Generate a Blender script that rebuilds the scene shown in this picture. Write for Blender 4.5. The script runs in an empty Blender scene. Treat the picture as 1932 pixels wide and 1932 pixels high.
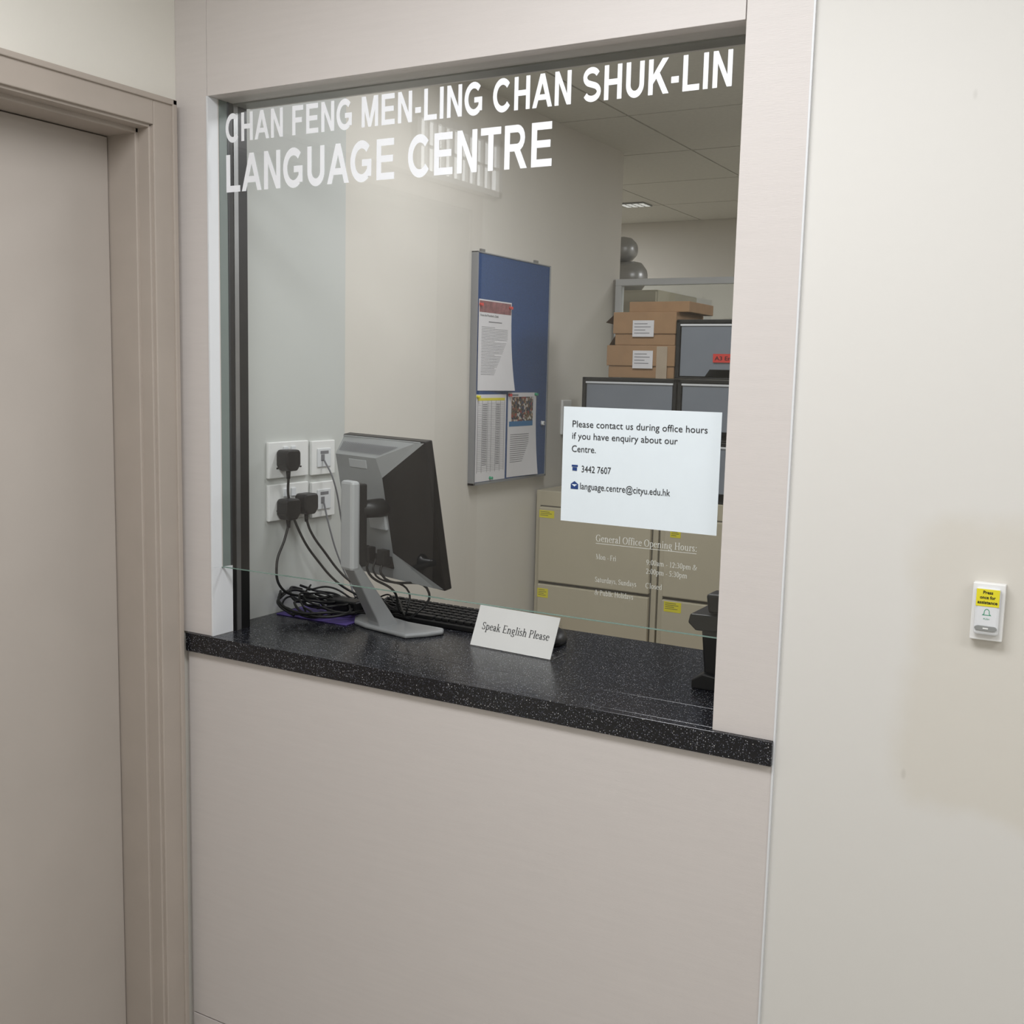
import bpy, math, random
from mathutils import Matrix, Vector
random.seed(4)
S=bpy.context.scene
COL=bpy.context.collection
try:
    S.view_settings.view_transform='Standard'
except Exception: pass

# ---------------------------------------------------------------- materials
def lin(c):
    return tuple(((v/255)/12.92 if v/255<=.04045 else ((v/255+.055)/1.055)**2.4) for v in c)+(1,)
def mat(name,c,rough=.5,metal=0,var=.0,scale=20,bump=0,bscale=200,spec=.5,stretch=None):
    m=bpy.data.materials.new(name);m.use_nodes=True
    nt=m.node_tree;b=nt.nodes['Principled BSDF'];L=nt.links
    col=lin(c);b.inputs['Base Color'].default_value=col
    b.inputs['Roughness'].default_value=rough;b.inputs['Metallic'].default_value=metal
    b.inputs['Specular IOR Level'].default_value=spec
    tc=nt.nodes.new('ShaderNodeTexCoord')
    mp=nt.nodes.new('ShaderNodeMapping');L.new(tc.outputs['Object'],mp.inputs[0])
    if stretch: mp.inputs['Scale'].default_value=stretch
    n=nt.nodes.new('ShaderNodeTexNoise');n.inputs['Scale'].default_value=scale;n.inputs['Detail'].default_value=4
    L.new(mp.outputs[0],n.inputs['Vector'])
    r=nt.nodes.new('ShaderNodeValToRGB')
    r.color_ramp.elements[0].position=.3;r.color_ramp.elements[1].position=.7
    r.color_ramp.elements[0].color=tuple(v*(1-var) for v in col[:3])+(1,)
    r.color_ramp.elements[1].color=tuple(min(1,v*(1+var)) for v in col[:3])+(1,)
    L.new(n.outputs['Fac'],r.inputs[0]);L.new(r.outputs[0],b.inputs['Base Color'])
    if bump:
        n2=nt.nodes.new('ShaderNodeTexNoise');n2.inputs['Scale'].default_value=bscale
        L.new(mp.outputs[0],n2.inputs['Vector'])
        bp=nt.nodes.new('ShaderNodeBump');bp.inputs['Strength'].default_value=bump;bp.inputs['Distance'].default_value=.001
        L.new(n2.outputs['Fac'],bp.inputs['Height']);L.new(bp.outputs[0],b.inputs['Normal'])
    return m
M={}
M['lam']=mat('laminate_panel',(207,201,197),.42,var=.015,scale=8,bump=.15,bscale=60,stretch=(1,1,14))
M['wallL']=mat('painted_wall',(224,221,212),.7,var=.02,scale=5,bump=.2)
M['inwall']=mat('office_wall_paint',(213,208,199),.55,var=.02,scale=3,bump=.1)
M['inpanel']=mat('office_wall_panel',(196,198,194),.45,var=.02,scale=3)
M['frame']=mat('door_frame_paint',(174,164,154),.5,var=.03,scale=10,bump=.15,bscale=80)
M['door']=mat('door_paint',(178,170,162),.55,var=.02,scale=6)
M['dark']=mat('black_channel',(18,18,18),.4,var=.1)
M['soff']=mat('soffit_channel',(120,120,114),.4,var=.1)
M['reveal_back']=mat('reveal_back_grey',(116,126,121),.4,var=.03)  # darker grey-green for the back part of the reveal, behind the pane
M['alu']=mat('aluminium',(150,150,150),.35,.8,var=.04)
M['strip']=mat('white_edge_trim',(220,222,224),.4,var=.01)
M['ceil']=mat('ceiling_tile',(220,217,206),.8,var=.03,scale=60,bump=.3,bscale=300)
M['tbar']=mat('ceiling_grid',(110,108,100),.6)
M['floor']=mat('floor_vinyl',(178,174,168),.5,var=.06,scale=30)
M['black']=mat('black_plastic',(20,20,21),.42,var=.1)
M['black2']=mat('black_rubber',(14,14,14),.5,var=.1)
M['silver']=mat('silver_plastic',(152,154,155),.38,.1,var=.02)
M['silver2']=mat('light_silver_plastic',(184,186,188),.35,.1,var=.02)
M['white']=mat('white_plastic',(232,232,230),.35,var=.01)
M['paper']=mat('white_paper',(222,231,236),.7,var=.01)
M['paper2']=mat('pinned_paper',(222,220,222),.7,var=.02)
M['ink']=mat('black_ink',(22,22,26),.6)
M['inkg']=mat('grey_print',(120,120,124),.7)
M['vinyl']=mat('white_vinyl_lettering',(244,246,250),.5,var=.01)
M['frost']=mat('frosted_lettering',(198,200,194),.6)
M['blue']=mat('blue_felt',(48,78,126),.95,var=.12,scale=300,bump=.5,bscale=400,spec=.1)
M['bframe']=mat('board_frame_aluminium',(158,160,164),.35,.5)
M['cab']=mat('cabinet_enamel',(188,179,157),.42,var=.015,scale=5)
M['cabd']=mat('cabinet_gap',(88,82,70),.6)
M['card']=mat('cardboard',(162,128,94),.8,var=.06,scale=25)
M['cardd']=mat('cardboard_flap',(132,100,68),.8,var=.06,scale=25)
M['tape']=mat('packing_tape',(176,160,140),.25,var=.05)
M['crate']=mat('grey_translucent_plastic',(126,132,141),.45,var=.04,scale=8)
M['yel']=mat('yellow_label',(226,214,40),.6,var=.02)
M['red']=mat('red_label',(214,66,58),.6,var=.02)
M['purple']=mat('purple_mat',(88,72,140),.6,var=.05)
M['green']=mat('green_print',(40,150,110),.5)
M['bluep']=mat('blue_print',(40,110,160),.5)
M['navy']=mat('navy_print',(30,60,120),.5)
M['maroon']=mat('maroon_print',(140,88,90),.5,var=.35,scale=60)
M['steel']=mat('brushed_steel',(175,175,175),.35,.6,var=.05)
M['grey']=mat('grey_button',(140,142,140),.4)
M['edge']=mat('glass_edge_green',(112,136,126),.15,var=.02)
def photo_mat():
    m=bpy.data.materials.new('group_photo_print');m.use_nodes=True
    nt=m.node_tree;b=nt.nodes['Principled BSDF'];L=nt.links
    tc=nt.nodes.new('ShaderNodeTexCoord')
    v=nt.nodes.new('ShaderNodeTexVoronoi');v.inputs['Scale'].default_value=130;L.new(tc.outputs['Object'],v.inputs['Vector'])
    sp=nt.nodes.new('ShaderNodeSeparateColor');L.new(v.outputs['Color'],sp.inputs[0])
    r=nt.nodes.new('ShaderNodeValToRGB');r.color_ramp.interpolation='CONSTANT'
    cs=[(0,(30,30,38)),(.22,(120,86,60)),(.4,(176,150,130)),(.55,(52,60,90)),(.68,(150,60,50)),(.78,(92,80,56)),(.9,(200,196,190))]
    r.color_ramp.elements[0].position=cs[0][0];r.color_ramp.elements[0].color=lin(cs[0][1])
    r.color_ramp.elements[1].position=cs[-1][0];r.color_ramp.elements[1].color=lin(cs[-1][1])
    for p_,c_ in cs[1:-1]:
        e=r.color_ramp.elements.new(p_);e.color=lin(c_)
    L.new(sp.outputs[0],r.inputs[0]);L.new(r.outputs[0],b.inputs['Base Color']);b.inputs['Roughness'].default_value=.4
    return m
M['photo']=photo_mat()

# counter : black solid surface with pale flecks
def counter_mat():
    m=bpy.data.materials.new('speckled_black_counter');m.use_nodes=True
    nt=m.node_tree;b=nt.nodes['Principled BSDF'];L=nt.links
    tc=nt.nodes.new('ShaderNodeTexCoord')
    prev=None
    base=nt.nodes.new('ShaderNodeRGB');base.outputs[0].default_value=(.006,.006,.008,1);prev=base.outputs[0]
    for sc,th,c in ((260,.22,(.30,.31,.33,1)),(420,.28,(.10,.11,.14,1)),(120,.10,(.55,.55,.52,1))):
        v=nt.nodes.new('ShaderNodeTexVoronoi');v.inputs['Scale'].default_value=sc
        L.new(tc.outputs['Object'],v.inputs['Vector'])
        lt=nt.nodes.new('ShaderNodeMath');lt.operation='LESS_THAN';lt.inputs[1].default_value=th
        L.new(v.outputs['Distance'],lt.inputs[0])
        sp=nt.nodes.new('ShaderNodeSeparateColor');L.new(v.outputs['Color'],sp.inputs[0])
        g=nt.nodes.new('ShaderNodeMath');g.operation='GREATER_THAN';g.inputs[1].default_value=.5
        L.new(sp.outputs[0],g.inputs[0])
        mu=nt.nodes.new('ShaderNodeMath');mu.operation='MULTIPLY';L.new(lt.outputs[0],mu.inputs[0]);L.new(g.outputs[0],mu.inputs[1])
        mx=nt.nodes.new('ShaderNodeMix');mx.data_type='RGBA'
        L.new(mu.outputs[0],mx.inputs[0]);L.new(prev,mx.inputs[6]);mx.inputs[7].default_value=c
        prev=mx.outputs[2]
    L.new(prev,b.inputs['Base Color']);b.inputs['Roughness'].default_value=.25
    return m
M['counter']=counter_mat()
# right wall with an old discoloured repaint patch
def wallR_mat():
    m=bpy.data.materials.new('painted_wall_patched');m.use_nodes=True
    nt=m.node_tree;b=nt.nodes['Principled BSDF'];L=nt.links
    b.inputs['Roughness'].default_value=.62
    tc=nt.nodes.new('ShaderNodeTexCoord')
    n=nt.nodes.new('ShaderNodeTexNoise');n.inputs['Scale'].default_value=6;n.inputs['Detail'].default_value=5;L.new(tc.outputs['Object'],n.inputs['Vector'])
    sx=nt.nodes.new('ShaderNodeSeparateXYZ');L.new(tc.outputs['Object'],sx.inputs[0])
    def mth(op,a,b2):
        q=nt.nodes.new('ShaderNodeMath');q.operation=op
        for i,v in enumerate((a,b2)):
            if isinstance(v,(int,float)): q.inputs[i].default_value=v
            else: L.new(v,q.inputs[i])
        return q.outputs[0]
    wob=mth('MULTIPLY',mth('SUBTRACT',n.outputs['Fac'],.5),.14)
    def ss(v,a,c):
        q=nt.nodes.new('ShaderNodeMapRange');q.interpolation_type='SMOOTHSTEP';q.inputs[1].default_value=a;q.inputs[2].default_value=c
        L.new(v,q.inputs[0]);return q.outputs[0]
    X=mth('ADD',sx.outputs[0],wob);Z=mth('ADD',sx.outputs[2],wob)
    k=mth('MULTIPLY',mth('MULTIPLY',ss(X,-.30,-.25),ss(Z,.91,.96)),mth('SUBTRACT',1,ss(Z,1.36,1.41)))
    mx=nt.nodes.new('ShaderNodeMix');mx.data_type='RGBA';L.new(k,mx.inputs[0])
    mx.inputs[6].default_value=lin((216,214,209));mx.inputs[7].default_value=lin((211,207,198))
    # faint scuffs: sparse stretched specks
    mp=nt.nodes.new('ShaderNodeMapping');L.new(tc.outputs['Object'],mp.inputs[0]);mp.inputs['Scale'].default_value=(1,1,.45);mp.inputs['Rotation'].default_value=(0,.4,0)
    vo=nt.nodes.new('ShaderNodeTexVoronoi');vo.inputs['Scale'].default_value=13;L.new(mp.outputs[0],vo.inputs['Vector'])
    sc=nt.nodes.new('ShaderNodeSeparateColor');L.new(vo.outputs['Color'],sc.inputs[0])
    sp=mth('MULTIPLY',mth('SUBTRACT',1,ss(vo.outputs['Distance'],.02,.07)),mth('GREATER_THAN',sc.outputs[0],.72))
    mx2=nt.nodes.new('ShaderNodeMix');mx2.data_type='RGBA';L.new(mth('MULTIPLY',sp,.22),mx2.inputs[0])
    L.new(mx.outputs[2],mx2.inputs[6]);mx2.inputs[7].default_value=lin((150,145,135))
    L.new(mx2.outputs[2],b.inputs['Base Color'])
    n2=nt.nodes.new('ShaderNodeTexNoise');n2.inputs['Scale'].default_value=25;L.new(tc.outputs['Object'],n2.inputs['Vector'])
    bu=nt.nodes.new('ShaderNodeBump');bu.inputs['Strength'].default_value=.15;bu.inputs['Distance'].default_value=.002
    L.new(n2.outputs['Fac'],bu.inputs['Height']);L.new(bu.outputs[0],b.inputs['Normal'])
    return m
M['wallR']=wallR_mat()
def glass_mat(name,tint,f0=.075):
    # thin-sheet glass: Schlick reflectance, same from both sides
    m=bpy.data.materials.new(name);m.use_nodes=True
    nt=m.node_tree;nt.nodes.clear();L=nt.links
    o=nt.nodes.new('ShaderNodeOutputMaterial');mx=nt.nodes.new('ShaderNodeMixShader')
    t=nt.nodes.new('ShaderNodeBsdfTransparent');t.inputs[0].default_value=tint
    g=nt.nodes.new('ShaderNodeBsdfGlossy');g.inputs['Roughness'].default_value=.015
    ge=nt.nodes.new('ShaderNodeNewGeometry');vm=nt.nodes.new('ShaderNodeVectorMath');vm.operation='DOT_PRODUCT'
    L.new(ge.outputs['Incoming'],vm.inputs[0]);L.new(ge.outputs['Normal'],vm.inputs[1])
    def mth(op,a,b2=0):
        q=nt.nodes.new('ShaderNodeMath');q.operation=op
        for i,v in enumerate((a,b2)):
            if isinstance(v,(int,float)): q.inputs[i].default_value=v
            else: L.new(v,q.inputs[i])
        return q.outputs[0]
    k=mth('POWER',mth('SUBTRACT',1,mth('ABSOLUTE',vm.outputs['Value'])),5)
    L.new(mth('ADD',mth('MULTIPLY',k,1-f0),f0),mx.inputs[0])
    L.new(t.outputs[0],mx.inputs[1]);L.new(g.outputs[0],mx.inputs[2]);L.new(mx.outputs[0],o.inputs[0])
    return m
M['glass']=glass_mat('window_glass',(.955,.972,.962,1))
M['acryl']=glass_mat('clear_acrylic',(.95,.95,.95,1))
def emis(name,c,s):
    m=bpy.data.materials.new(name);m.use_nodes=True
    b=m.node_tree.nodes['Principled BSDF'];b.inputs['Base Color'].default_value=(.8,.8,.8,1)
    b.inputs['Emission Color'].default_value=c;b.inputs['Emission Strength'].default_value=s
    return m

# ---------------------------------------------------------------- mesh helpers
def obj(name,data,parent=None,mats=()):
    o=bpy.data.objects.new(name,data);COL.objects.link(o)
    for m in mats: data.materials.append(M[m] if isinstance(m,str) else m)
    if parent: o.parent=parent
    return o
def empty(name,loc=(0,0,0),rz=0,parent=None):
    o=bpy.data.objects.new(name,None);o.empty_display_size=.05;o.location=loc;o.rotation_euler=(0,0,rz);COL.objects.link(o)
    if parent:o.parent=parent
    return o
def poly(name,verts,faces,mats,parent=None,fm=None,bevel=0,tf=None,smooth=False):
    me=bpy.data.meshes.new(name)
    if tf: verts=[tuple(tf@Vector(v)) for v in verts]
    me.from_pydata(verts,[],faces);me.update()
    o=obj(name,me,parent,mats)
    if fm:
        for i,k in enumerate(fm): me.polygons[i].material_index=k
    if smooth:
        for p in me.polygons:p.use_smooth=True
    if bevel:
        b=o.modifiers.new('bevel','BEVEL');b.width=bevel;b.segments=2;b.limit_method='ANGLE'
    return o
BF=[(0,3,2,1),(4,5,6,7),(0,1,5,4),(1,2,6,5),(2,3,7,6),(3,0,4,7)]
def boxes(name,L,mats,parent=None,bevel=0,tf=None):
    V=[];F=[];fm=[]
    for b in L:
        x0,x1,y0,y1,z0,z1=b[:6];k=b[6] if len(b)>6 else 0
        n=len(V)
        V+=[(x0,y0,z0),(x1,y0,z0),(x1,y1,z0),(x0,y1,z0),(x0,y0,z1),(x1,y0,z1),(x1,y1,z1),(x0,y1,z1)]
        F+=[tuple(i+n for i in f) for f in BF];fm+=[k]*6
    return poly(name,V,F,mats,parent,fm,bevel,tf)
def prism(name,pts,a0,a1,axis,mats,parent=None,bevel=0,tf=None):
    # pts: 2D outline; extruded along axis ('x','y','z')
    def mk(p,a):
        return {'x':(a,p[0],p[1]),'y':(p[0],a,p[1]),'z':(p[0],p[1],a)}[axis]
    n=len(pts);V=[mk(p,a0) for p in pts]+[mk(p,a1) for p in pts]
    F=[tuple(range(n))[::-1],tuple(range(n,2*n))]+[(i,(i+1)%n,(i+1)%n+n,i+n) for i in range(n)]
    o=poly(name,V,F,mats,parent,None,bevel,tf)
    import bmesh
    bm=bmesh.new();bm.from_mesh(o.data);bmesh.ops.recalc_face_normals(bm,faces=bm.faces);bm.to_mesh(o.data);bm.free()
    return o
def lathe(name,prof,mats,parent=None,loc=(0,0,0),axis='z',n=32):
    V=[];F=[]
    for r,h in prof:
        for i in range(n):
            a=2*math.pi*i/n;p=(r*math.cos(a),r*math.sin(a),h)
            if axis=='x':p=(p[2],p[0],p[1])
            if axis=='y':p=(p[0],p[2],p[1])
            V.append((p[0]+loc[0],p[1]+loc[1],p[2]+loc[2]))
    for j in range(len(prof)-1):
        for i in range(n):
            F.append((j*n+i,j*n+(i+1)%n,(j+1)*n+(i+1)%n,(j+1)*n+i))
    F.append(tuple(range(n))[::-1]);F.append(tuple(range((len(prof)-1)*n,len(prof)*n)))
    o=poly(name,V,F,mats,parent)
    for p in o.data.polygons: p.use_smooth=len(p.vertices)==4
    return o
def cable(name,pts,r,m,parent=None):
    c=bpy.data.curves.new(name,'CURVE');c.dimensions='3D';c.bevel_depth=r;c.bevel_resolution=3;c.resolution_u=10
    s=c.splines.new('BEZIER');s.bezier_points.add(len(pts)-1)
    for p,q in zip(s.bezier_points,pts):
        p.co=q;p.handle_left_type=p.handle_right_type='AUTO'
    return obj(name,c,parent,[m])
FRONT=lambda x,y,z:Matrix.Translation((x,y,z))@Matrix.Rotation(math.pi/2,4,'X')
SIDE=lambda x,y,z:Matrix.Translation((x,y,z))@Matrix.Rotation(math.pi/2,4,'Z')@Matrix.Rotation(math.pi/2,4,'X')
def rawtext(body,off=0,shear=0):
    c=bpy.data.curves.new('t','FONT');c.body=body;c.size=1;c.offset=off;c.shear=shear;c.resolution_u=3
    o=bpy.data.objects.new('t',c);COL.objects.link(o);bpy.context.view_layer.update()
    dg=bpy.context.evaluated_depsgraph_get();me=bpy.data.meshes.new_from_object(o.evaluated_get(dg))
    bpy.data.objects.remove(o)
    return me
_h=rawtext('H');CAP=max(v.co.y for v in _h.vertices)
def text(name,body,tf,cap,width,m,parent=None,off=0):
    """one text line: origin left baseline, cap height and total width in metres"""
    me=rawtext(body,off)
    xs=[v.co.x for v in me.vertices];x0=min(xs);w=max(xs)-x0
    s=cap/CAP;sx=width/w if width else s
    for v in me.vertices:
        v.co=tf@Vector(((v.co.x-x0)*sx,v.co.y*s,0))
    me.materials.clear()
    return obj(name,me,parent,[m])

# ------- grotesque bold capitals drawn as strokes for the window lettering
def strokes(pts,w,closed=False,wf=None):
    V=[];F=[];n=len(pts);P=[Vector(p) for p in pts]
    for i in range(n):
        if closed: a,b=P[i-1],P[(i+1)%n]
        else: a,b=P[max(i-1,0)],P[min(i+1,n-1)]
        d1=(P[i]-a) if (P[i]-a).length>1e-6 else (b-P[i]);d2=(b-P[i]) if (b-P[i]).length>1e-6 else d1
        d1=d1.normalized();d2=d2.normalized()
        n1=Vector((-d1.y,d1.x));n2=Vector((-d2.y,d2.x));m=(n1+n2);m.normalize()
        ww=wf((d1+d2).normalized()) if wf else w
        k=ww/2/max(.35,m.dot(n1))
        V+=[P[i]+m*k,P[i]-m*k]
    for i in range(n if closed else n-1):
        j=(i+1)%n;F.append((2*i,2*i+1,2*j+1,2*j))
    return V,F
def arc(cx,cy,rx,ry,a0,a1,n=14):
    return [(cx+rx*math.cos(math.radians(a0+(a1-a0)*i/n)),cy+ry*math.sin(math.radians(a0+(a1-a0)*i/n))) for i in range(n+1)]
w=.2
def R_(x0,y0,x1,y1): return ([(x0,y0),(x1,y0),(x1,y1),(x0,y1)],[(0,1,2,3)])
def Q(*p): return (list(p),[tuple(range(len(p)))])
GL={
'H':(.93,[R_(.07,0,.27,1),R_(.66,0,.86,1),R_(.2,.42,.7,.59)]),
'A':(.98,[Q((.0,0),(.21,0),(.6,1),(.38,1)),Q((.77,0),(.98,0),(.6,1),(.38,1)),R_(.22,.22,.76,.385)]),
'N':(.93,[R_(.07,0,.265,1),R_(.665,0,.86,1),Q((.07,1),(.27,1),(.86,0),(.66,0))]),
'F':(.82,[R_(.07,0,.27,1),R_(.2,.83,.76,1),R_(.2,.42,.68,.59)]),
'E':(.88,[R_(.07,0,.27,1),R_(.2,.83,.81,1),R_(.2,.43,.77,.595),R_(.2,0,.83,.17)]),
'L':(.8,[R_(.07,0,.27,1),R_(.2,0,.77,.17)]),
'I':(.34,[R_(.07,0,.27,1)]),
'T':(.82,[R_(.31,0,.51,1),R_(.02,.83,.8,1)]),
'M':(1.1,[R_(.07,0,.255,1),R_(.845,0,1.03,1),Q((.07,1),(.32,1),(.63,0),(.47,0)),Q((1.03,1),(.78,1),(.47,0),(.63,0))]),
'-':(.42,[R_(.05,.27,.37,.45)]),
'K':(.95,[R_(.07,0,.27,1),Q((.27,.3),(.27,.56),(.66,1),(.92,1)),Q((.36,.52),(.5,.68),(.96,0),(.71,0))]),
'U':(.93,[strokes([(.17,1),(.17,.36)]+arc(.465,.36,.295,.285,180,360)[1:]+[(.76,1)],w)]),
'C':(.98,[strokes(arc(.5,.5,.39,.42,42,322,22),w)]),
'G':(1.03,[strokes(arc(.5,.5,.39,.42,45,318,22)+[(.83,.2)],w),R_(.52,.38,.93,.545),R_(.745,.12,.93,.45)]),
'S':(.9,[strokes(arc(.44,.715,.3,.2,22,240,14)+arc(.46,.285,.32,.2,62,-158,14),.18)]),
'R':(.96,[R_(.07,0,.27,1),strokes([(.2,.915),(.55,.915)]+arc(.55,.7,.2,.215,85,-85,8)+[(.55,.485),(.2,.485)],.17),Q((.42,.45),(.62,.5),(.93,0),(.69,0))]),
' ':(.35,[])}
def bigword(name,wd,x0,x1,y,z0,z1,parent):
    V=[];F=[];x=0
    for ch in wd:
        adv,parts=GL[ch]
        for k,(v,f) in enumerate(parts):
            n=len(V);V+=[(p[0]+x,p[1],k) for p in v];F+=[tuple(i+n for i in q) for q in f]
        x+=adv+.05
    xs=[v[0] for v in V];a,b=min(xs),max(xs)
    VV=[(x0+(v[0]-a)/(b-a)*(x1-x0),y-.00018*v[2],z0+v[1]*(z1-z0)) for v in V]
    return poly(name,VV,F,['vinyl'],parent)

# ------- roman (serif) alphabet : broad-nib strokes, thick uprights, thin horizontals
TK,TN=.125,.045
def cal(pts,closed=False,k=1.0): return strokes(pts,0,closed,lambda d:(TN+(TK-TN)*abs(d.y)**1.5)*k)
def thin(*p): return strokes(list(p),TN)
def thick(*p): return strokes(list(p),TK*.95)
def stem(x,y0,y1,b=2,t=1):
    P=[R_(x-TK/2,y0,x+TK/2,y1)]
    if b: P.append(R_(x-.15,y0,x+.15,y0+.04))
    if t==2: P.append(R_(x-.15,y1-.04,x+.15,y1))
    if t==1: P.append(Q((x-.15,y1-.09),(x-.15,y1-.05),(x,y1),(x,y1-.06)))
    return P
def bowl(cx,a0,a1): return [cal(arc(cx,.34,.24,.31,a0,a1,16))]
def arch(x): return [cal([(x+.03,.46)]+arc(x+.24,.42,.19,.225,140,0,8)[1:]+[(x+.43,.3)])]+stem(x+.43,0,.44,2,0)
def dot(x,y,r=.08): return [(arc(x,y,r,r,0,324,9),[tuple(range(10))])]
SR={' ':(.36,[]),
'S':(.78,[cal(arc(.39,.745,.22,.225,25,250,14)+arc(.38,.265,.25,.24,70,-160,14)),R_(.6,.68,.63,.96),R_(.11,.04,.14,.34)]),
'P':(.84,stem(.22,0,1,2,2)+[cal([(.22,.97),(.42,.97)]+arc(.45,.74,.25,.23,85,-85,10)+[(.42,.51),(.22,.51)])]),
'E':(.9,stem(.22,0,1,2,2)+[R_(.2,.95,.78,1),R_(.2,.48,.6,.53),R_(.2,0,.82,.05),R_(.755,.8,.785,1),R_(.58,.38,.61,.63),Q((.79,0),(.83,.22),(.86,.22),(.82,0))]),
'F':(.84,stem(.22,0,1,2,2)+[R_(.2,.95,.76,1),R_(.2,.48,.6,.53),R_(.735,.8,.765,1),R_(.58,.38,.61,.63)]),
'G':(1.06,[cal(arc(.52,.5,.4,.48,50,300,22)),R_(.82,.66,.85,.97)]+stem(.82,.06,.44,0,2)),
'O':(1.06,[cal(arc(.53,.5,.41,.48,0,345,23),True)]),
'C':(1.0,[cal(arc(.52,.5,.4,.48,48,318,22)),R_(.82,.66,.85,.97)]),
'H':(1.08,stem(.22,0,1,2,2)+stem(.86,0,1,2,2)+[R_(.22,.48,.86,.53)]),
'M':(1.32,[R_(.17,0,.21,1),R_(.06,0,.32,.04),R_(.04,.96,.3,1)]+stem(1.1,0,1,2,2)+[thick((.24,1),(.62,.06)),thin((.64,.04),(1.06,.98))]),
'p':(.76,stem(.18,-.32,.67,2,1)+bowl(.38,125,-125)),
'b':(.76,stem(.18,0,1.04,0,1)+bowl(.38,125,-125)),
'd':(.76,stem(.56,0,1.04,2,1)+bowl(.36,55,305)),
'e':(.66,[R_(.12,.38,.57,.425),cal(arc(.34,.34,.24,.31,10,322,20))]),
'a':(.66,[cal([(.13,.5)]+arc(.29,.48,.15,.17,150,10,8)+[(.44,.14),(.5,.03),(.62,.07)]),cal([(.44,.42),(.2,.3)]+arc(.25,.16,.14,.14,135,330,8)+[(.44,.16)])]),
'o':(.72,[cal(arc(.35,.34,.25,.31,0,342,19),True)]),
'c':(.64,[cal(arc(.36,.34,.25,.31,48,318,18))]),
'n':(.82,stem(.18,0,.67)+arch(.18)),
'm':(1.24,stem(.18,0,.67)+arch(.18)+arch(.61)),
'h':(.82,stem(.18,0,1.04)+arch(.18)),
'u':(.82,stem(.2,.16,.67,0,1)+stem(.6,0,.67,2,1)+[cal(arc(.39,.22,.19,.19,180,330,8))]),
'r':(.54,stem(.18,0,.67)+[cal(arc(.36,.46,.15,.17,150,60,6))]+dot(.46,.58,.07)),
'k':(.8,stem(.18,0,1.04)+[thin((.22,.28),(.56,.64)),thick((.32,.4),(.64,.02)),R_(.44,.63,.7,.67),R_(.52,0,.78,.04)]),
'l':(.4,stem(.2,0,1.04)),'i':(.4,stem(.2,0,.67)+dot(.2,.9)),
'g':(.72,[cal(arc(.32,.45,.19,.2,0,340,17),True),cal([(.2,.27),(.16,.16),(.26,.08),(.46,.06)]+arc(.34,-.13,.25,.16,55,-200,14)),thin((.46,.58),(.64,.62))]),
'f':(.46,[cal([(.2,0),(.2,.8)]+arc(.37,.84,.16,.18,175,50,7)),R_(.06,.62,.42,.665),R_(.06,0,.36,.04)]+dot(.46,.95,.06)),
't':(.46,[cal([(.2,.86),(.2,.16),(.27,.04),(.42,.09)]),R_(.05,.62,.4,.665)]),
's':(.56,[cal(arc(.27,.5,.15,.15,25,250,10)+arc(.27,.18,.17,.155,70,-160,10)),R_(.41,.48,.435,.64),R_(.08,.03,.105,.22)]),
'y':(.74,[thick((.14,.65),(.4,.04)),thin((.62,.65),(.34,-.14),(.24,-.28),(.12,-.28)),R_(.02,.63,.3,.67),R_(.5,.63,.74,.67)]),
',':(.36,dot(.18,.06)+[thin((.22,.06),(.14,-.16))]),'.':(.36,dot(.18,.06)),':':(.4,dot(.2,.06)+dot(.2,.58)),
'-':(.48,[R_(.08,.27,.4,.33)]),
'&':(1.12,[cal([(1.0,.6),(.82,.25),(.6,.05)]+arc(.36,.24,.26,.22,-50,-250,12)+[(.5,.62)]+arc(.46,.78,.14,.18,-20,200,10)+[(.5,.45),(.96,.03)])]),
'0':(.72,[cal(arc(.36,.5,.24,.47,0,345,23),True)]),'1':(.72,stem(.38,0,1,2,1)),
'2':(.72,[cal(arc(.33,.7,.22,.27,165,-20,12)+[(.4,.35),(.1,.04)]),R_(.1,0,.6,.09)]),
'3':(.72,[cal(arc(.3,.76,.19,.21,155,-80,12)),cal(arc(.3,.29,.25,.26,90,-150,14))]),
'5':(.72,[R_(.22,.9,.58,1),thin((.24,.98),(.16,.58)),cal([(.16,.58)]+arc(.3,.3,.25,.29,85,-150,14))]),
'7':(.72,[R_(.08,.9,.62,1),thick((.58,.95),(.28,0))]),
'9':(.72,[cal(arc(.35,.66,.22,.31,0,342,19),True),cal([(.57,.66),(.52,.3),(.36,.1),(.14,.02)])])}
def serif(name,body,tf,cap,width,m,parent=None):
    V=[];F=[];x=0
    for ch in body:
        adv,parts=SR[ch]
        for k,(v,f) in enumerate(parts):
            n=len(V);V+=[(p[0]+x,p[1],k) for p in v];F+=[tuple(i+n for i in q) for q in f]
        x+=adv
    xs=[v[0] for v in V];a,b=min(xs),max(xs);sx=width/(b-a)
    me=bpy.data.meshes.new(name)
    me.from_pydata([tuple(tf@Vector(((v[0]-a)*sx,v[1]*cap,.00006*v[2]))) for v in V],[],F);me.update()
    return obj(name,me,parent,[m])

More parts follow.
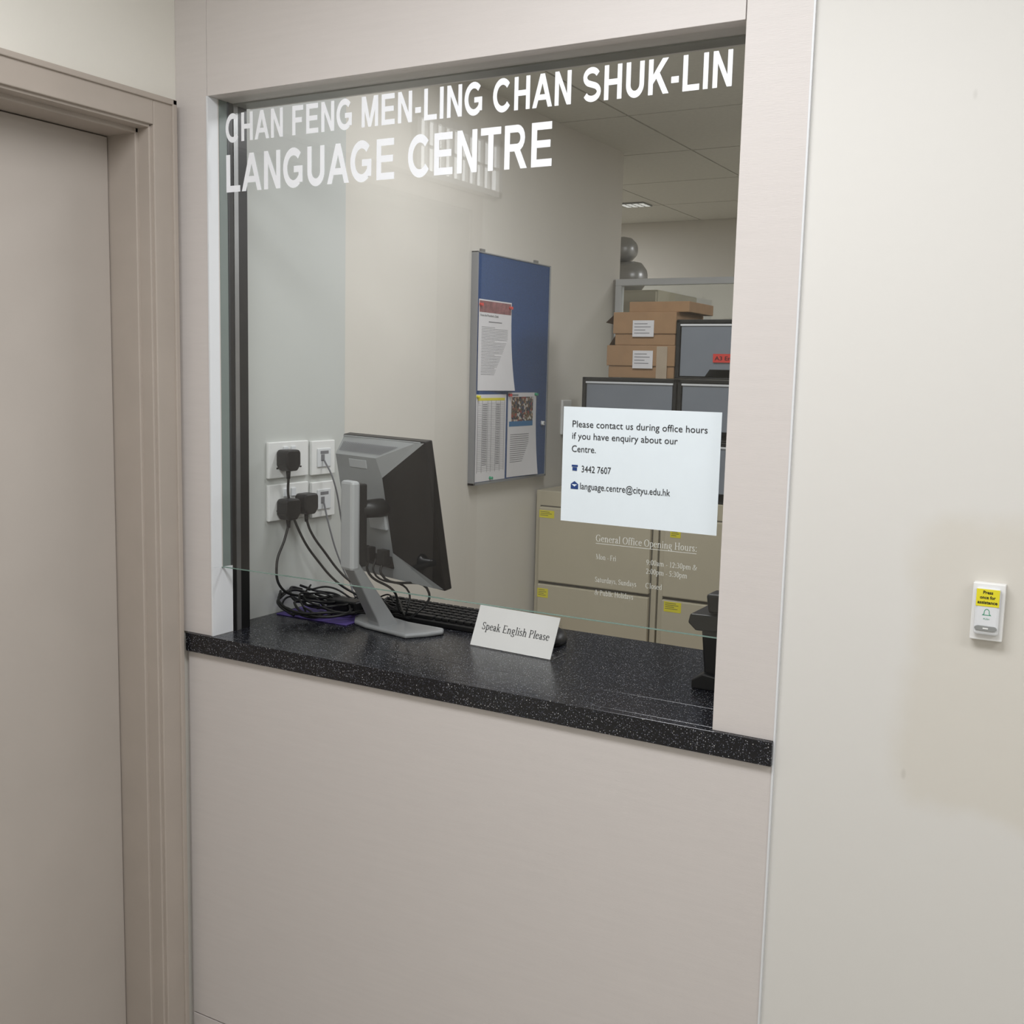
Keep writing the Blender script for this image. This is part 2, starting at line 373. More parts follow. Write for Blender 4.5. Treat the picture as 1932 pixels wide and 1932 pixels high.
# ================================================================= ROOM SHELL
CT=1.004
XL,XR=-1.751,-.586      # opening
XW=-1.808               # office side wall
boxes('wall_front',[
 (-1.845,-1.7545,0,.012,CT,2.62),
 (-1.7535,-.5875,0,.012,2.168,2.62),
 (-.586,-.479,0,.012,CT,2.62),
 (-1.829,-.479,.001,.012,.082,.961),
 (-1.829,-.479,.001,.012,0,.079),
 (-1.845,-1.752,.012,.070,0,2.62),(-1.845,XL-.004,.07,.115,0,2.62),(-.584,-.479,.012,.115,CT,2.62),
 (-1.752,-.586,.012,.13,2.168,2.62),(-1.845,-.479,.014,.115,0,.961)],['lam'],bevel=.0008)
boxes('trim_reveal',[(-1.7555,XL,-.0015,.062,CT,1.158,0),(-1.7555,XL,-.0015,.028,1.158,2.168,0),(-1.7555,XL,.032,.056,1.158,2.168,1)],['strip','reveal_back'],bevel=.0006)
boxes('trim_track',[(XL-.003,XL+.0008,.056,.072,1.158,2.168,0),(XL-.003,XL+.0008,.063,.072,CT,1.158,0),(XL-.003,XL+.0015,.074,.087,CT,2.168,1),(XL-.003,XL+.001,.087,.115,CT,2.168,0),
  (-.587,-.583,.070,.115,CT,2.168,0),(XL,XR,.072,.113,2.165,2.17,2)],['dark','alu','soff'])
boxes('wall_right',[(-.4775,2.6,.006,.12,0,2.62)],['wallR'])
boxes('trim_corner',[(-.4795,-.4765,-.001,.008,0,2.62)],['strip'])
# corridor side wall with door recess
boxes('wall_left',[(-1.99,-1.845,-.075,.115,0,2.62),(-1.99,-1.845,-1.13,-.075,2.10,2.62),(-1.99,-1.845,-4.2,-1.13,0,2.62)],['wallL'])
# door frame
boxes('trim_door_frame',[
 (-1.846,-1.827,-.079,-.018,0,2.162),(-1.846,-1.827,-1.187,-1.128,0,2.162),(-1.846,-1.827,-1.128,-.079,2.101,2.162),
 (-1.832,-1.822,-.030,-.018,0,2.162),(-1.832,-1.822,-1.187,-.018,2.150,2.162),
 (-1.99,-1.835,-.085,-.074,0,2.105),(-1.99,-1.835,-1.135,-1.122,0,2.105),(-1.99,-1.835,-1.128,-.079,2.095,2.106),
 (-1.99,-1.868,-.092,-.08,0,2.1),(-1.99,-1.868,-1.128,-.08,2.085,2.1)],['frame'],bevel=.002)
d=empty('door_1')
boxes('leaf',[(-1.99,-1.95,-1.12,-.094,.005,2.083)],['door'],d,bevel=.002)
lathe('lever_rose',[(.025,0),(.025,.008),(.012,.012),(.012,.05)],['alu'],d,(-1.95,-1.05,1.0),'x')
boxes('lever',[(-1.91,-1.895,-1.06,-.93,.992,1.008)],['alu'],d,bevel=.004)
# unseen louvred transom vent on the corridor wall; glow added for its glass reflection
v=empty('glowing_louvre_vent')
boxes('frame',[(-1.846,-1.825,-1.30,-.82,2.32,2.34),(-1.846,-1.825,-1.30,-.82,2.163,2.18),(-1.846,-1.825,-1.30,-1.28,2.163,2.34),(-1.846,-1.825,-.84,-.82,2.163,2.34)],['white'],v)
boxes('glow_backing',[(-1.846,-1.838,-1.28,-.84,2.18,2.32)],[emis('vent_glow',(.95,.98,1,1),3.6)],v)
boxes('louvres',[(-1.838,-1.826,-1.28+.044*i,-1.270+.044*i,2.18,2.32) for i in range(1,10)]+[(-1.838,-1.826,-1.28,-.84,2.246,2.252)],['white'],v)
boxes('wall_back',[(-2,2.7,-4.3,-4.2,0,2.62)],['wallL'])
boxes('wall_side',[(2.6,2.7,-4.2,.12,0,2.62)],['wallL'])
boxes('ceiling_corridor',[(-2,2.7,-4.3,.12,2.62,2.7)],['wallL'])
boxes('floor',[(-3.6,2.7,-4.3,4.2,-.05,0)],['floor'])
# office shell
boxes('wall_office_side',[(-1.93,XW,.115,2.26,0,2.47,0),(XW,XW+.003,.117,.533,0,2.466,1)],['inwall','inpanel'])
boxes('wall_office_far',[(-3.6,2.7,4.07,4.17,0,2.47)],['inwall'])
boxes('wall_office_left',[(-3.7,-3.6,2.16,4.17,0,2.47)],['inwall'])
boxes('wall_office_return',[(-3.6,-1.93,2.16,2.26,0,2.47)],['inwall'])
boxes('wall_office_right',[(1.6,1.7,.115,4.17,0,2.47)],['inwall'])
T=[]
ys=[.115,.51,1.11,1.71,2.31,2.91,3.51,4.07];xs=[-3.6,-3.35,-2.75,-2.15,-1.55,-.95,-.35,.25,.85,1.6]
for i in range(len(xs)-1):
    for j in range(len(ys)-1):
        if xs[i+1]<=-1.9 and ys[j+1]<2.3: continue
        T.append((xs[i]+.004,xs[i+1]-.004,ys[j]+.004,ys[j+1]-.004,2.467,2.48,0))
T.append((-3.7,1.7,.12,4.17,2.472,2.53,1))
boxes('ceiling_office',T,['ceil','tbar'])

# ================================================================= COUNTER
boxes('service_counter',[(-1.829,-.479,-.009,.013,.962,CT),(-1.7505,-.5865,.012,.116,.962,CT),(XW+.003,.3,.115,.525,.962,CT)],['counter'],bevel=.0012)

# ================================================================= GLASS
g=empty('window_1')
poly('pane',[(XL,.030,1.158),(XR,.030,1.158),(XR,.030,2.168),(XL,.030,2.168)],[(0,1,2,3)],['glass'],g)
boxes('pane_edges',[(XL,XR,.0268,.0332,1.1573,1.1583)],['edge'],g)
yl=.0286
for n_,wd,a,b in (('letters_chan','CHAN',-1.729,-1.570),('letters_feng','FENG',-1.545,-1.392),('letters_men_ling','MEN-LING',-1.368,-1.091),('letters_chan_2','CHAN',-1.068,-.908),('letters_shuk_lin','SHUK-LIN',-.885,-.615)):
    bigword(n_,wd,a,b,yl,2.076,2.134,g)
bigword('letters_language','LANGUAGE',-1.728,-1.288,yl,1.973,2.0505,g)
bigword('letters_centre','CENTRE',-1.256,-.943,yl,1.973,2.0505,g)
# opening hours in frosted lettering
for n_,tx,x,z,wd,cp in (('hours_title','General Office Opening Hours:',-.831,1.3045,.192,.0125),('hours_mon','Mon - Fri',-.830,1.272,.040,.0095),
  ('hours_am','9:00am - 12:30pm &',-.731,1.272,.094,.0095),('hours_pm','2:00pm - 5:30pm',-.731,1.256,.077,.0095),
  ('hours_sat','Saturdays, Sundays',-.830,1.230,.081,.0095),('hours_closed','Closed',-.731,1.230,.031,.0095),('hours_hol','& Public Holidays',-.830,1.206,.076,.0095)):
    serif(n_,tx,FRONT(x,yl,z),cp,wd,'frost',g)
boxes('hours_rule',[(-.831,-.639,.0283,.0287,1.3005,1.3013)],['frost'],g)

# paper notice
p=empty('paper_notice')
poly('sheet',[(-.903,.0265,1.337),(-.604,.0265,1.336),(-.604,.0265,1.546),(-.903,.0265,1.546)],[(0,1,2,3)],['paper'],p)
yp=.0258
for n_,tx,x,z,wd in (('line_1','Please contact us during office hours',-.884,1.5095,.256),('line_2','if you have enquiry about our',-.884,1.488,.203),('line_3','Centre.',-.884,1.4645,.048),
  ('phone_number','3442 7607',-.863,1.4285,.058),('email','language.centre@cityu.edu.hk',-.865,1.3975,.174)):
    text(n_,tx,FRONT(x,yp,z),.0118,wd,'ink',p)
boxes('phone_icon',[(-.8815,-.8725,.0256,.0262,1.4305,1.4365),(-.883,-.871,.0256,.0262,1.4375,1.441)],['navy'],p)
poly('envelope_icon',[(-.884,yp,1.397),(-.869,yp,1.397),(-.869,yp,1.406),(-.8765,yp,1.4115),(-.884,yp,1.406)],[(0,1,2,3,4)],['navy'],p)
poly('envelope_flap',[(-.882,yp-.0003,1.4055),(-.871,yp-.0003,1.4055),(-.8765,yp-.0003,1.4015)],[(0,1,2)],['paper'],p)

# ================================================================= OFFICE WALL ITEMS
def socket(name,y0,y1,z0,z1,double):
    e=empty(name)
    x=XW+.003
    boxes('plate',[(x,x+.009,y0,y1,z0,z1)],['white'],e,bevel=.002)
    if double:
        for k in (0,1):
            yc=y0+(y1-y0)*(.28+.44*k)
            boxes('rocker_%d'%k,[(x+.009,x+.013,yc-.008+(.018 if k==0 else -.018),yc+.008+(.018 if k==0 else -.018),z1-.032,z1-.012)],['strip'],e,bevel=.001)
            boxes('pin_holes_%d'%k,[(x+.0088,x+.0094,yc-.002,yc+.002,z0+.044,z0+.052),(x+.0088,x+.0094,yc-.014,yc-.007,z0+.022,z0+.026),(x+.0088,x+.0094,yc+.007,yc+.014,z0+.022,z0+.026)],['dark'],e)
    else:
        yc=(y0+y1)/2
        boxes('module',[(x+.009,x+.012,yc-.026,yc+.026,z0+.02,z1-.02)],['strip'],e,bevel=.001)
        boxes('jack',[(x+.012,x+.0125,yc-.014,yc+.0,z0+.035,z0+.052)],['inkg'],e)
        boxes('label',[(x+.012,x+.0123,yc-.016,yc+.016,z1-.034,z1-.026)],['inkg'],e)
    return e
socket('double_socket',.232,.377,1.338,1.426,True)
socket('double_socket.001',.232,.377,1.234,1.323,True)
socket('network_socket',.391,.482,1.336,1.423,False)
socket('network_socket.001',.391,.482,1.227,1.318,False)
def plug(y,z,i):
    x=XW+.0125
    e=empty('power_plug' if i==0 else 'power_plug.%03d'%i)
    prism('body',[(y-.026,z+.02),(y-.019,z+.026),(y+.019,z+.026),(y+.026,z+.02),(y+.026,z-.012),(y+.014,z-.026),(y-.014,z-.026),(y-.026,z-.012)],x,x+.034,'x',['black'],e,bevel=.004)
    lathe('strain_relief',[(.006,0),(.0045,-.022)],['black'],e,(x+.016,y,z-.024))
    return (x+.016,y,z-.04)
p1=plug(.283,1.382,0);p2=plug(.283,1.262,1);p3=plug(.350,1.270,2)
c=empty('cable_tangle')
cable('plug_cord_1',[p1,(-1.785,.29,1.29),(-1.77,.315,1.2),(-1.755,.37,1.12),(-1.73,.42,1.06),(-1.68,.44,1.03),(-1.62,.42,1.012)],.0032,'black2',c)
cable('plug_cord_2',[p2,(-1.78,.27,1.19),(-1.775,.235,1.13),(-1.765,.24,1.075),(-1.74,.30,1.045),(-1.70,.36,1.03),(-1.66,.33,1.012)],.0032,'black2',c)
cable('plug_cord_3',[p3,(-1.775,.36,1.2),(-1.76,.40,1.14),(-1.735,.44,1.08),(-1.69,.45,1.05),(-1.63,.43,1.02)],.0032,'black2',c)
cable('network_cord_1',[(XW+.018,.43,1.375),(-1.77,.44,1.33),(-1.765,.47,1.22),(-1.755,.48,1.12),(-1.72,.46,1.04),(-1.66,.42,1.012)],.0022,'inkg',c)
cable('network_cord_2',[(XW+.018,.43,1.265),(-1.775,.435,1.2),(-1.765,.46,1.12),(-1.73,.47,1.05),(-1.68,.46,1.02)],.0022,'inkg',c)
for k in range(9):
    cx,cy=-1.70+random.uniform(-.04,.05),.31+random.uniform(-.04,.06)
    rx,ry=random.uniform(.05,.10),random.uniform(.035,.075);ph=random.uniform(0,6);tl=random.uniform(.2,1.3)
    pts=[]
    for i in range(9):
        a=ph+i*.8
        px_=max(-1.795,cx+rx*math.cos(a));py_=cy+ry*math.sin(a)
        pts.append((px_,py_,1.0085+.003*k+tl*.5*max(0,-(px_-cx))+.012*math.sin(a*1.7+k)**2))
    cable('loop_%d'%k,pts,.0032 if k%3 else .0024,'black2',c)
for k in range(7):
    cx,cy=-1.585+random.uniform(-.05,.05),.42+random.uniform(-.03,.03);ph=random.uniform(0,6)
    pts=[(cx+.055*math.cos(ph+i*.9)*(1-.05*i),cy+.035*math.sin(ph+i*.9),1.0075+.004*k+.012*(i%2)) for i in range(8)]
    cable('small_loop_%d'%k,pts,.002,'black2',c)
boxes('adapter',[(-1.70,-1.61,.33,.372,1.012,1.042)],['black'],c,bevel=.004)
boxes('mouse_mat',[(-1.79,-1.575,.25,.39,CT+.0002,CT+.003)],['purple'],bevel=.001)

# pinboard
b=empty('pinboard')
x0,x1,y0,y1,z0,z1=XW,XW+.023,1.154,1.637,1.252,1.975
boxes('frame',[(x0,x1,y0,y0+.007,z0,z1),(x0,x1,y1-.007,y1,z0,z1),(x0,x1,y0,y1,z0,z0+.008),(x0,x1,y0,y1,z1-.004,z1)],['bframe'],b,bevel=.001)
boxes('felt',[(x0,x1-.003,y0+.006,y1-.006,z0+.006,z1-.004)],['blue'],b)
boxes('hanging_clips',[(x0,x0+.006,1.20,1.225,z1,z1+.012),(x0,x0+.006,1.55,1.575,z1,z1+.012)],['alu'],b)
xp=x1-.0015
def sheet(name,y0,y1,z0,z1,parts,m='paper2',curl=0):
    e=empty(name,parent=b)
    n=8;V=[];F=[]
    for i in range(n+1):
        for j in range(n+1):
            u,w_=i/n,j/n
            V.append((xp+curl*max(0,(u+(1-w_)-1.2))**2,y0+(y1-y0)*u,z0+(z1-z0)*w_))
    for i in range(n):
        for j in range(n):
            q=i*(n+1)+j;F.append((q,q+n+1,q+n+2,q+1))
    poly('paper',V,F,[m],e,smooth=True)
    for k,(a,b2,c2,d2,mm) in enumerate(parts):
        boxes('print_%d'%k,[(xp,xp+.0005,y0+(y1-y0)*a,y0+(y1-y0)*b2,z0+(z1-z0)*c2,z0+(z1-z0)*d2)],[mm],e)
    return e
ln=[(.09,.09+.8*(1 if i%9 else .5),.70-.0135*i*1.25,.7035-.0135*i*1.25,'inkg') for i in range(32)]
sheet('letter_page',1.168,1.372,1.5495,1.832,[(.02,.98,.86,.985,'maroon'),(.3,.7,.755,.765,'inkg')]+ln,curl=.03)
text('letter_heading',"From the President's Desk",SIDE(xp+.0008,1.178,1.780),.007,.11,'ink',b)
tb=[(.05,.95,.93,.96,'yel')]+[(.05,.95,.90-.021*i,.9015-.021*i,'inkg') for i in range(38)]+[(x_,x_+.006,.1,.93,'inkg') for x_ in (.05,.2,.38,.5,.65,.8,.94)]+[(.22,.36,.88-.021*i,.888-.021*i,'inkg') for i in range(34)]+[(.67,.78,.88-.021*i,.888-.021*i,'inkg') for i in range(34)]
sheet('timetable_page',1.162,1.350,1.262,1.5375,tb)
sheet('event_page',1.362,1.556,1.264,1.543,[(.12,.88,.66,.95,'photo'),(.05,.88,.60,.66,'bluep'),(.1,.35,.96,.98,'inkg')]+[(.1,.75,.5-.025*i,.506-.025*i,'inkg') for i in range(14)],curl=.02)
for k,(yy,zz,mm) in enumerate(((1.176,1.815,'red'),(1.36,1.815,'red'),(1.17,1.53,'yel'),(1.368,1.535,'red'),(1.548,1.537,'green'),(1.255,1.27,'green'),(1.60,1.44,'white'),(1.60,1.435,'white'))):
    lathe('pin_%d'%k,[(.006,0),(.004,.004),(.005,.010)],[mm],b,(xp,yy,zz),'x',12)
s=empty('light_switch')
boxes('plate',[(XW,XW+.01,1.782,1.852,1.39,1.515)],['white'],s,bevel=.003)
boxes('rocker',[(XW+.01,XW+.014,1.80,1.834,1.42,1.485)],['strip'],s,bevel=.002)

# ================================================================= FILING CABINETS
def cabinet(name,x0,x1,yf,zt,labels):
    e=empty(name)
    boxes('carcass',[(x0,x1,yf+.004,yf+.60,.0,zt)],['cab'],e,bevel=.003)
    boxes('shadow_gap',[(x0+.018,x1-.018,yf+.002,yf+.006,.04,zt-.052)],['cabd'],e)
    for i in range(4):
        t=zt-.056-.272*i
        boxes('drawer_%d'%(i+1),[(x0+.021,x1-.021,yf-.014,yf+.004,t-.262,t)],['cab'],e,bevel=.004)
    for k,(lx,lz,lw,lh) in enumerate(labels):
        y=yf-.0148
        boxes('label_%d'%k,[(lx,lx+lw,y,y+.001,lz-lh,lz)],['yel'],e)
        boxes('label_print_%d'%k,[(lx+.004,lx+lw*f,y-.0004,y,lz-.006-.006*i,lz-.0045-.006*i) for i,f in enumerate((.7,.85,.6,.8)) if .006*i+.008<lh],['cabd'],e)
    return e
YC=1.594
cabinet('filing_cabinet',-1.798,-1.337,YC,1.204,[(-1.775,1.137,.058,.026),(-1.775,.861,.042,.032)])
cabinet('filing_cabinet.001',-1.331,-.872,YC,1.204,[(-1.288,1.110,.036,.024),(-1.300,.872,.06,.034)])

# storage crates (black frame, grey drawer)
def crate(name,x0,x1,z0,z1,y=1.60):
    e=empty(name)
    boxes('shell',[(x0,x1,y,y+.38,z1-.012,z1),(x0,x1,y,y+.38,z0,z0+.006),(x0,x0+.012,y,y+.38,z0,z1),(x1-.012,x1,y,y+.38,z0,z1),(x0,x1,y+.37,y+.38,z0,z1)],['black'],e,bevel=.002)
    zb=z0+.010
    prism('drawer',[(x0+.015,z1-.017),(x1-.015,z1-.017),(x1-.015,zb),(x0+.24,zb),(x0+.225,zb+.022),(x0+.115,zb+.022),(x0+.10,zb),(x0+.015,zb)],y+.006,y+.34,'y',['crate'],e)
    boxes('lip',[(x0+.012,x1-.012,y+.002,y+.01,z1-.02,z1-.014)],['strip'],e)
    return e
crate('storage_crate',-1.635,-1.297,1.403,1.600)
crate('storage_crate.001',-1.635,-1.297,1.2045,1.4025)
crate('storage_crate.002',-1.292,-.955,1.403,1.600)
crate('storage_crate.003',-1.292,-.955,1.2045,1.4025)
l=crate('storage_crate.004',-1.304,-.97,1.6005,1.790)
boxes('envelope_tag',[(-1.178,-1.05,1.601,1.607,1.655,1.682)],['red'],l)
text('envelope_tag_text','A3 Envelope',FRONT(-1.172,1.6005,1.662),.012,.112,'ink',l,off=.01)

# cardboard boxes
def carton(name,x0,x1,z0,z1,y0,y1,tag=None,flap=False,lidz=None):
    e=empty(name)
    boxes('body',[(x0,x1,y0,y1,z0,z1)],['card'],e,bevel=.002)
    if lidz: boxes('lid',[(x0-.006,x1+.003,y0-.005,y1,lidz,z1+.003)],['card'],e,bevel=.002)
    if flap:
        poly('flap',[(x0,y0,z1),(x0,y1-.1,z1),(x0-.045,y1-.1,z1-.035),(x0-.04,y0+.01,z1-.03)],[(0,1,2,3)],['cardd'],e)
        poly('flap_2',[(x0,y0,z0+.03),(x0,y1-.1,z0+.03),(x0-.03,y1-.1,z0+.0),(x0-.025,y0+.01,z0+.0)],[(0,1,2,3)],['cardd'],e)
    if tag:
        a,b2,c2,d2=tag
        boxes('tag',[(a,b2,y0-.0065,y0-.0055,c2,d2)],['paper2'],e)
        boxes('tag_print',[(a+.006,a+(b2-a)*f,y0-.007,y0-.0065,d2-.012-.01*i,d2-.010-.01*i) for i,f in enumerate((.7,.85,.6,.8)) if d2-.012-.01*i>c2+.004],['inkg'],e)
    return e
c1=carton('cardboard_box',-1.545,-1.312,1.6005,1.704,1.612,1.86,(-1.456,-1.385,1.632,1.690),lidz=1.64)
boxes('packing_tape',[(-1.372,-1.335,1.6055,1.6065,1.60,1.704)],['tape'],c1)
carton('cardboard_box.001',-1.525,-1.312,1.7075,1.812,1.612,1.86,(-1.460,-1.385,1.735,1.788),flap=True,lidz=1.745)
carton('cardboard_box.002',-1.485,-1.275,1.8155,1.850,1.63,1.86)

# glazed partition, tall cupboard and steel flasks behind it
q=empty('glazed_partition')
boxes('frame',[(-1.80,-.2,2.205,2.235,1.955,1.980),(-1.80,-1.775,2.205,2.235,0,1.955),(-.225,-.2,2.205,2.235,0,1.955),(-1.8,-.2,2.205,2.235,1.0,1.03)],['strip'],q,bevel=.002)
boxes('glass',[(-1.775,-.225,2.218,2.2185,1.03,1.955)],['glass'],q)
boxes('lower_panel',[(-1.775,-.225,2.21,2.23,0,1.0)],['inpanel'],q)
k=empty('tall_cupboard')
boxes('body',[(-2.3,-1.72,2.45,2.9,0,1.958)],['cab'],k,bevel=.004)
boxes('doors',[(-2.295,-2.012,2.436,2.45,.05,1.95),(-2.008,-1.725,2.436,2.45,.05,1.95)],['cab'],k,bevel=.002)
lathe('steel_canister',[(.02,-.26),(.062,-.25),(.064,-.05),(.058,-.02),(.035,.0),(.012,.008)],['steel'],None,(-1.83,2.56,2.022),'x')
lathe('steel_canister.001',[(.02,-.26),(.055,-.25),(.055,-.05),(.048,-.02),(.03,.0),(.012,.006)],['steel'],None,(-1.885,2.58,2.137),'x')
# recessed downlight far down the office
dl=empty('ceiling_downlight')
boxes('grille',[(-2.34,-2.2,3.38,3.5,2.460,2.467)],['grey'],dl,bevel=.002)
boxes('cells',[(-2.33+.034*i,-2.306+.034*i,3.39+.035*j,3.415+.035*j,2.459,2.4605) for i in range(4) for j in range(3)],[emis('downlight_cell',(1,1,.95,1),.45)],dl)

# ================================================================= MONITOR
mo=empty('computer_monitor',(-1.49,.29,CT),math.atan2(-.31,.95))
TF=Matrix.Translation((-.038,.045,.271))@Matrix.Rotation(math.radians(10.5),4,'X')
W,H=.163,.176
boxes('bezel',[(-W,W,0,.022,-H,H)],['black'],mo,bevel=.003,tf=TF)
boxes('screen',[(-W+.014,W-.014,.0215,.0226,-H+.016,H-.014)],['dark'],mo,tf=TF)
a,bb,dp=W-.004,H-.004,-.050
i0,i1,it,ib=-.13,.050,.095,-.085
V=[(-a,0,-bb),(a,0,-bb),(a,0,bb),(-a,0,bb),(i0,dp,-.15),(i1,dp,ib),(i1,dp,it),(i0,dp,.14),(i1-.015,dp,.14),(i1-.015,dp,-.15),(a-.025,-.006,bb),(a-.025,-.006,-bb)]
F=[(0,11,9,4),(3,7,8,10),(4,9,5,6,8,7),(1,2,6,5),(10,8,6,2),(11,1,5,9),(0,4,7,3)]
poly('back_shell',V,F,['silver','black'],mo,[0,0,0,1,0,0,0],tf=TF)
boxes('top_cap',[(-a,a-.012,-.003,.006,bb-.01,bb+.002)],['silver'],mo,bevel=.002,tf=TF)
# vents : on sloped top face and right side face
def onface(P0,P1,P2,P3,u,v):
    return Vector(P0)*(1-u)*(1-v)+Vector(P1)*u*(1-v)+Vector(P2)*u*v+Vector(P3)*(1-u)*v
def slits(name,quad,us,vs,m,lift):
    V2=[];F2=[]
    for (u0,u1) in us:
        for (v0,v1) in vs:
            n=len(V2)
            for (u,v_) in ((u0,v0),(u1,v0),(u1,v1),(u0,v1)): V2.append(tuple(onface(*quad,u,v_)+Vector(lift)))
            F2.append((n,n+1,n+2,n+3))
    poly(name,V2,F2,[m],mo,tf=TF)
slits('top_vents',(V[3],V[10],V[8],V[7]),[(.05+.028*i,.062+.028*i) for i in range(32)],[(.30,.80)],'inkg',(0,-.0012,.0008))
slits('side_vents',(V[1],V[2],V[6],V[5]),[(.16+.027*i,.170+.027*i) for i in range(26)],[(.12,.42),(.5,.85)],'dark',(.0008,-.0008,0))
boxes('maker_mark',[(-.075,-.005,-.0515,-.049,.112,.132)],['silver2'],mo,bevel=.001,tf=TF)
boxes('mount_plate',[(-.02,.045,-.057,-.049,-.03,.035)],['silver2'],mo,bevel=.002,tf=TF)
boxes('port_bay',[(-.07,.045,-.053,-.048,-.125,-.095)],['black'],mo,bevel=.002,tf=TF)
lathe('hinge',[(.02,-.075),(.022,-.02),(.02,.01)],['black'],mo,(0,.0,.285),'y')
# column
boxes('column_back',[(-.024,.024,-.112,-.088,.148,.352)],['silver2'],mo,bevel=.007)
boxes('column_core',[(-.019,.019,-.09,-.066,.155,.345)],['black'],mo,bevel=.004)
prism('neck',[(-.112,.165),(-.088,.165),(.022,.012),(.02,.004),(-.03,.004),(-.035,.02)],-.022,.022,'x',['silver'],mo,bevel=.005)
prism('foot',[(-.128,.035),(-.115,.062),(-.03,.055),(.02,.055),(.12,.08),(.140,.062),(.135,.02),(.118,-.03),(.06,-.035),(-.02,-.045),(-.07,-.04),(-.11,-.01)],.0006,.011,'z',['silver'],mo,bevel=.004)
for k2,sx in enumerate((-.06,-.035,-.01,.02)):
    cable('lead_%d'%k2,[(sx,-.022,.165),(sx+.004,-.03,.135),(sx+.02+.01*(k2%2),.0+.03*k2,.08),(sx*.5-.02+.02*k2,.05,.035),(-.03-.03*k2,.09+.01*k2,.012),(-.09,.07+.012*k2,.010)],.003 if k2%2 else .0024,'black2',mo)
boxes('plug_shells',[(-.07,-.05,-.03,-.010,.155,.19),(-.044,-.026,-.03,-.010,.155,.19),(.005,.03,-.03,-.01,.155,.19)],['black'],mo,bevel=.002)

# ================================================================= KEYBOARD
kb=empty('keyboard',(-1.385,.43,CT),math.radians(-2))
prism('base',[(-.065,0.0005),(.07,.0005),(.07,.022),(-.065,.012)],-.245,.245,'x',['black'],kb,bevel=.002)
K=[]
for r_ in range(6):
    yy=-.055+r_*.0195;zz=.012+(yy+.065)*.074
    for i in range(22):
        if r_==0 and 4<=i<=9:
            if i==4: K.append((-.235+i*.0213,-.235+i*.0213+.122,yy,yy+.016,zz,zz+.008))
            continue
        K.append((-.235+i*.0213,-.235+i*.0213+.0175,yy,yy+.016,zz,zz+.008))
boxes('keys',K,['black2'],kb,bevel=.0015)
ms=empty('computer_mouse',(-1.10,.395,CT),math.radians(20))
lathe('shell',[(.030,.0005),(.031,.010),(.026,.022),(.014,.031),(.004,.033)],['black'],ms).scale=(1,1.75,1)
lathe('wheel',[(.004,-.003),(.006,0),(.004,.003)],['grey'],ms,(0,.03,.026),'x',16)

# ================================================================= DESK SIGN
sg=empty('desk_sign')
P0=Vector((-1.238,.262,CT+.002));P1=Vector((-1.030,.247,CT+.002));up=Vector((.004,.035,.084))
nrm=(P1-P0).cross(up).normalized()
pp=[P0,P1,P1+up,P0+up]
poly('card',[tuple(v_) for v_ in pp]+[tuple(v_-nrm*.0015) for v_ in pp],[(0,1,2,3),(7,6,5,4),(0,4,5,1),(1,5,6,2),(2,6,7,3),(3,7,4,0)],['white'],sg)
bk=Vector((.002,.07,0))
poly('back_leg',[tuple(pp[3]-nrm*.002),tuple(pp[2]-nrm*.002),tuple(P1+bk),tuple(P0+bk)],[(0,1,2,3)],['acryl'],sg)
fw=(P1-P0).normalized()
poly('foot_lip',[tuple(P0+Vector((0,-.006,-.0012))),tuple(P1+Vector((.003,-.006,-.0012))),tuple(P1+bk+Vector((.003,0,-.0012))),tuple(P0+bk+Vector((0,0,-.0012)))],[(0,1,2,3)],['acryl'],sg)
ex=fw;ez=up.normalized();ey=ez.cross(ex)
O=P0+fw*.020+up*.42+nrm*.0008
TT=Matrix(((ex.x,ez.x,nrm.x,O.x),(ex.y,ez.y,nrm.y,O.y),(ex.z,ez.z,nrm.z,O.z),(0,0,0,1)))
serif('sign_text','Speak English Please',TT,.0165,.174,'ink',sg)

# ================================================================= DESK TELEPHONE (side on, behind the jamb)
ph=empty('desk_telephone',(-.655,.27,CT))
prism('stand_base',[(-.052,.0005),(.11,.0005),(.11,.012),(.09,.02),(-.03,.032),(-.052,.018)],-.05,.09,'y',['black'],ph,bevel=.003)
prism('stand_body',[(-.034,.025),(.09,.02),(.09,.125),(-.044,.125)],-.03,.07,'y',['black'],ph,bevel=.004)
prism('tray',[(-.066,.128),(-.062,.146),(.11,.150),(.11,.118),(-.05,.114)],-.045,.085,'y',['black'],ph,bevel=.003)
prism('handset',[(-.030,.148),(-.036,.186),(.11,.192),(.11,.148)],-.035,.02,'y',['black2'],ph,bevel=.006)

# ================================================================= DOORBELL
db=empty('call_button')
boxes('backplate',[(-.1895,-.1445,-.008,.006,1.2225,1.309)],['white'],db,bevel=.0015)
boxes('cover',[(-.1845,-.1495,-.016,-.008,1.232,1.3035)],['strip'],db,bevel=.005)
yb=-.0166
boxes('yellow_label',[(-.1832,-.1512,yb,yb+.001,1.2755,1.3015)],['yel'],db,bevel=.0003)
for n_,tx,z,wd in (('text_press','Press',1.2945,.0135),('text_once','once for',1.2870,.0215),('text_assistance','assistance',1.2795,.0275)):
    text(n_,tx,FRONT(-.1672-wd/2,yb-.0004,z),.0046,wd,'ink',db,off=.025)
bell=strokes([(-.0055,0),(-.0035,.002)]+arc(0,.0045,.0035,.0045,180,0,8)+[(.0035,.002),(.0055,0)],.0009,True)
poly('bell_icon',[(-.1672+v_[0],-.0163,1.2625+v_[1]) for v_ in bell[0]],bell[1],['green'],db)
text('bell_caption','PUSH',FRONT(-.1712,-.0163,1.2555),.0022,.008,'green',db)
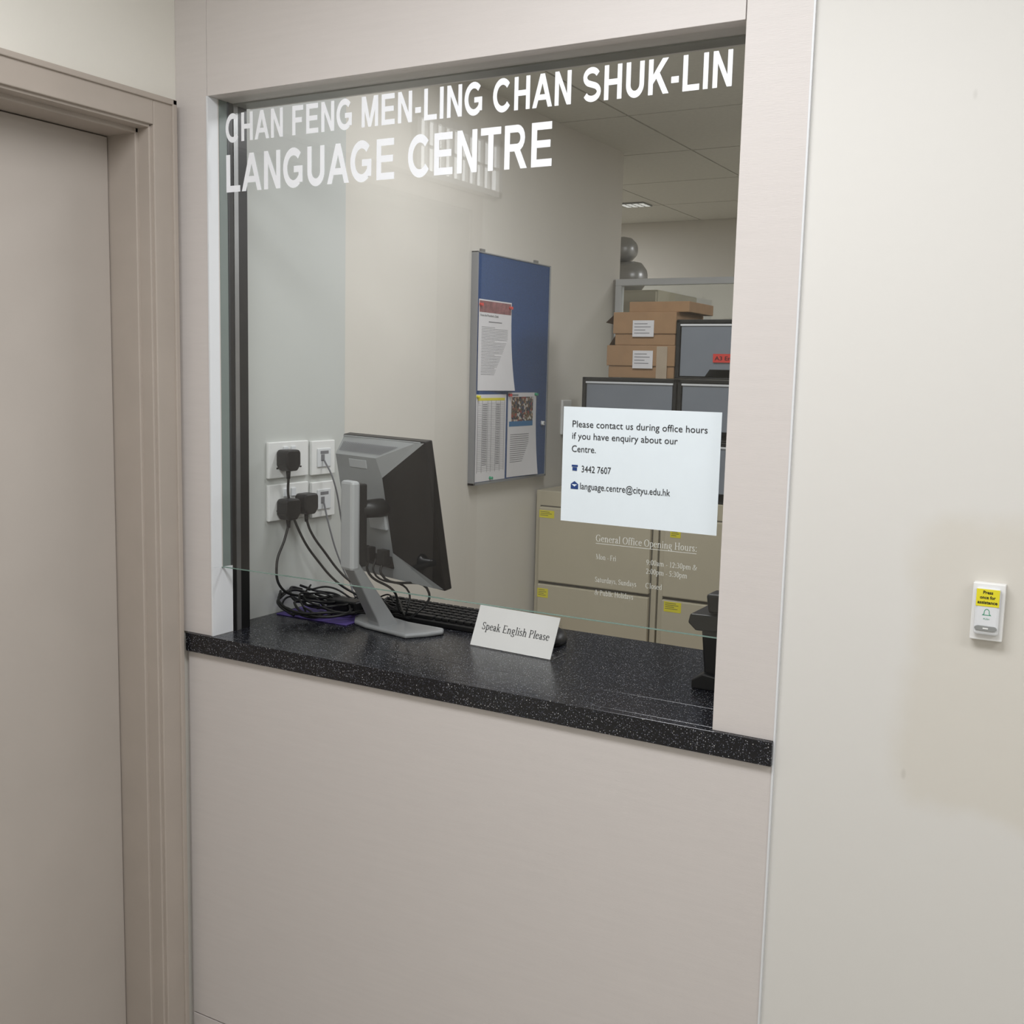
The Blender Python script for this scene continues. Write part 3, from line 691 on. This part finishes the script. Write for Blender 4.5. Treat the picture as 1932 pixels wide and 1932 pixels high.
prism('push_button',[(-.1672+.0155*math.copysign(1,math.cos(t_))*.62+.006*math.cos(t_),1.2425+.0038*math.sin(t_)) for t_ in [i*math.pi/8+.01 for i in range(16)]],-.0178,-.0158,'y',['grey'],db,bevel=.0004)
boxes('button_led',[(-.171,-.1635,-.0184,-.0178,1.2415,1.2435)],['white'],db)

# ================================================================= LIGHTS
def area(name,loc,sx,sy,e,c=(.96,.97,1),rot=(0,0,0)):
    L_=bpy.data.lights.new(name,'AREA');L_.shape='RECTANGLE';L_.size=sx;L_.size_y=sy;L_.energy=e;L_.color=c
    o=bpy.data.objects.new(name,L_);o.location=loc;o.rotation_euler=rot;COL.objects.link(o);return o
area('corridor_ceiling_light',(-.75,-1.0,2.6),1.2,.5,29)
area('corridor_ceiling_light.001',(1.2,-1.2,2.6),1.2,.6,20)
area('corridor_ceiling_light.002',(.5,-3.3,2.6),1.2,.6,20)
area('office_ceiling_light',(-1.15,.75,2.45),.5,.3,10)
area('office_ceiling_light.001',(.3,2.6,2.45),1.0,.6,31)
area('office_ceiling_light.002',(-2.9,3.2,2.45),.5,.5,11)
w_=bpy.data.worlds.new('World');S.world=w_;w_.use_nodes=True
w_.node_tree.nodes['Background'].inputs[0].default_value=(.9,.95,1,1);w_.node_tree.nodes['Background'].inputs[1].default_value=.05

# ================================================================= CAMERA
yaw,pitch,roll=.514857649,.124751882,.0238468624
f=Vector((-math.sin(yaw)*math.cos(pitch),math.cos(yaw)*math.cos(pitch),-math.sin(pitch)))
r0=Vector((math.cos(yaw),math.sin(yaw),0));u0=r0.cross(f)
r1=math.cos(roll)*r0+math.sin(roll)*u0;u1=-math.sin(roll)*r0+math.cos(roll)*u0
cd=bpy.data.cameras.new('camera');cd.lens=2058.58/1932*36;cd.sensor_width=36;cd.clip_start=.02
co=bpy.data.objects.new('camera',cd);COL.objects.link(co)
m4=Matrix((r1,u1,-f)).transposed().to_4x4();m4.translation=Vector((0,-1.75191,1.6));co.matrix_world=m4
S.camera=co
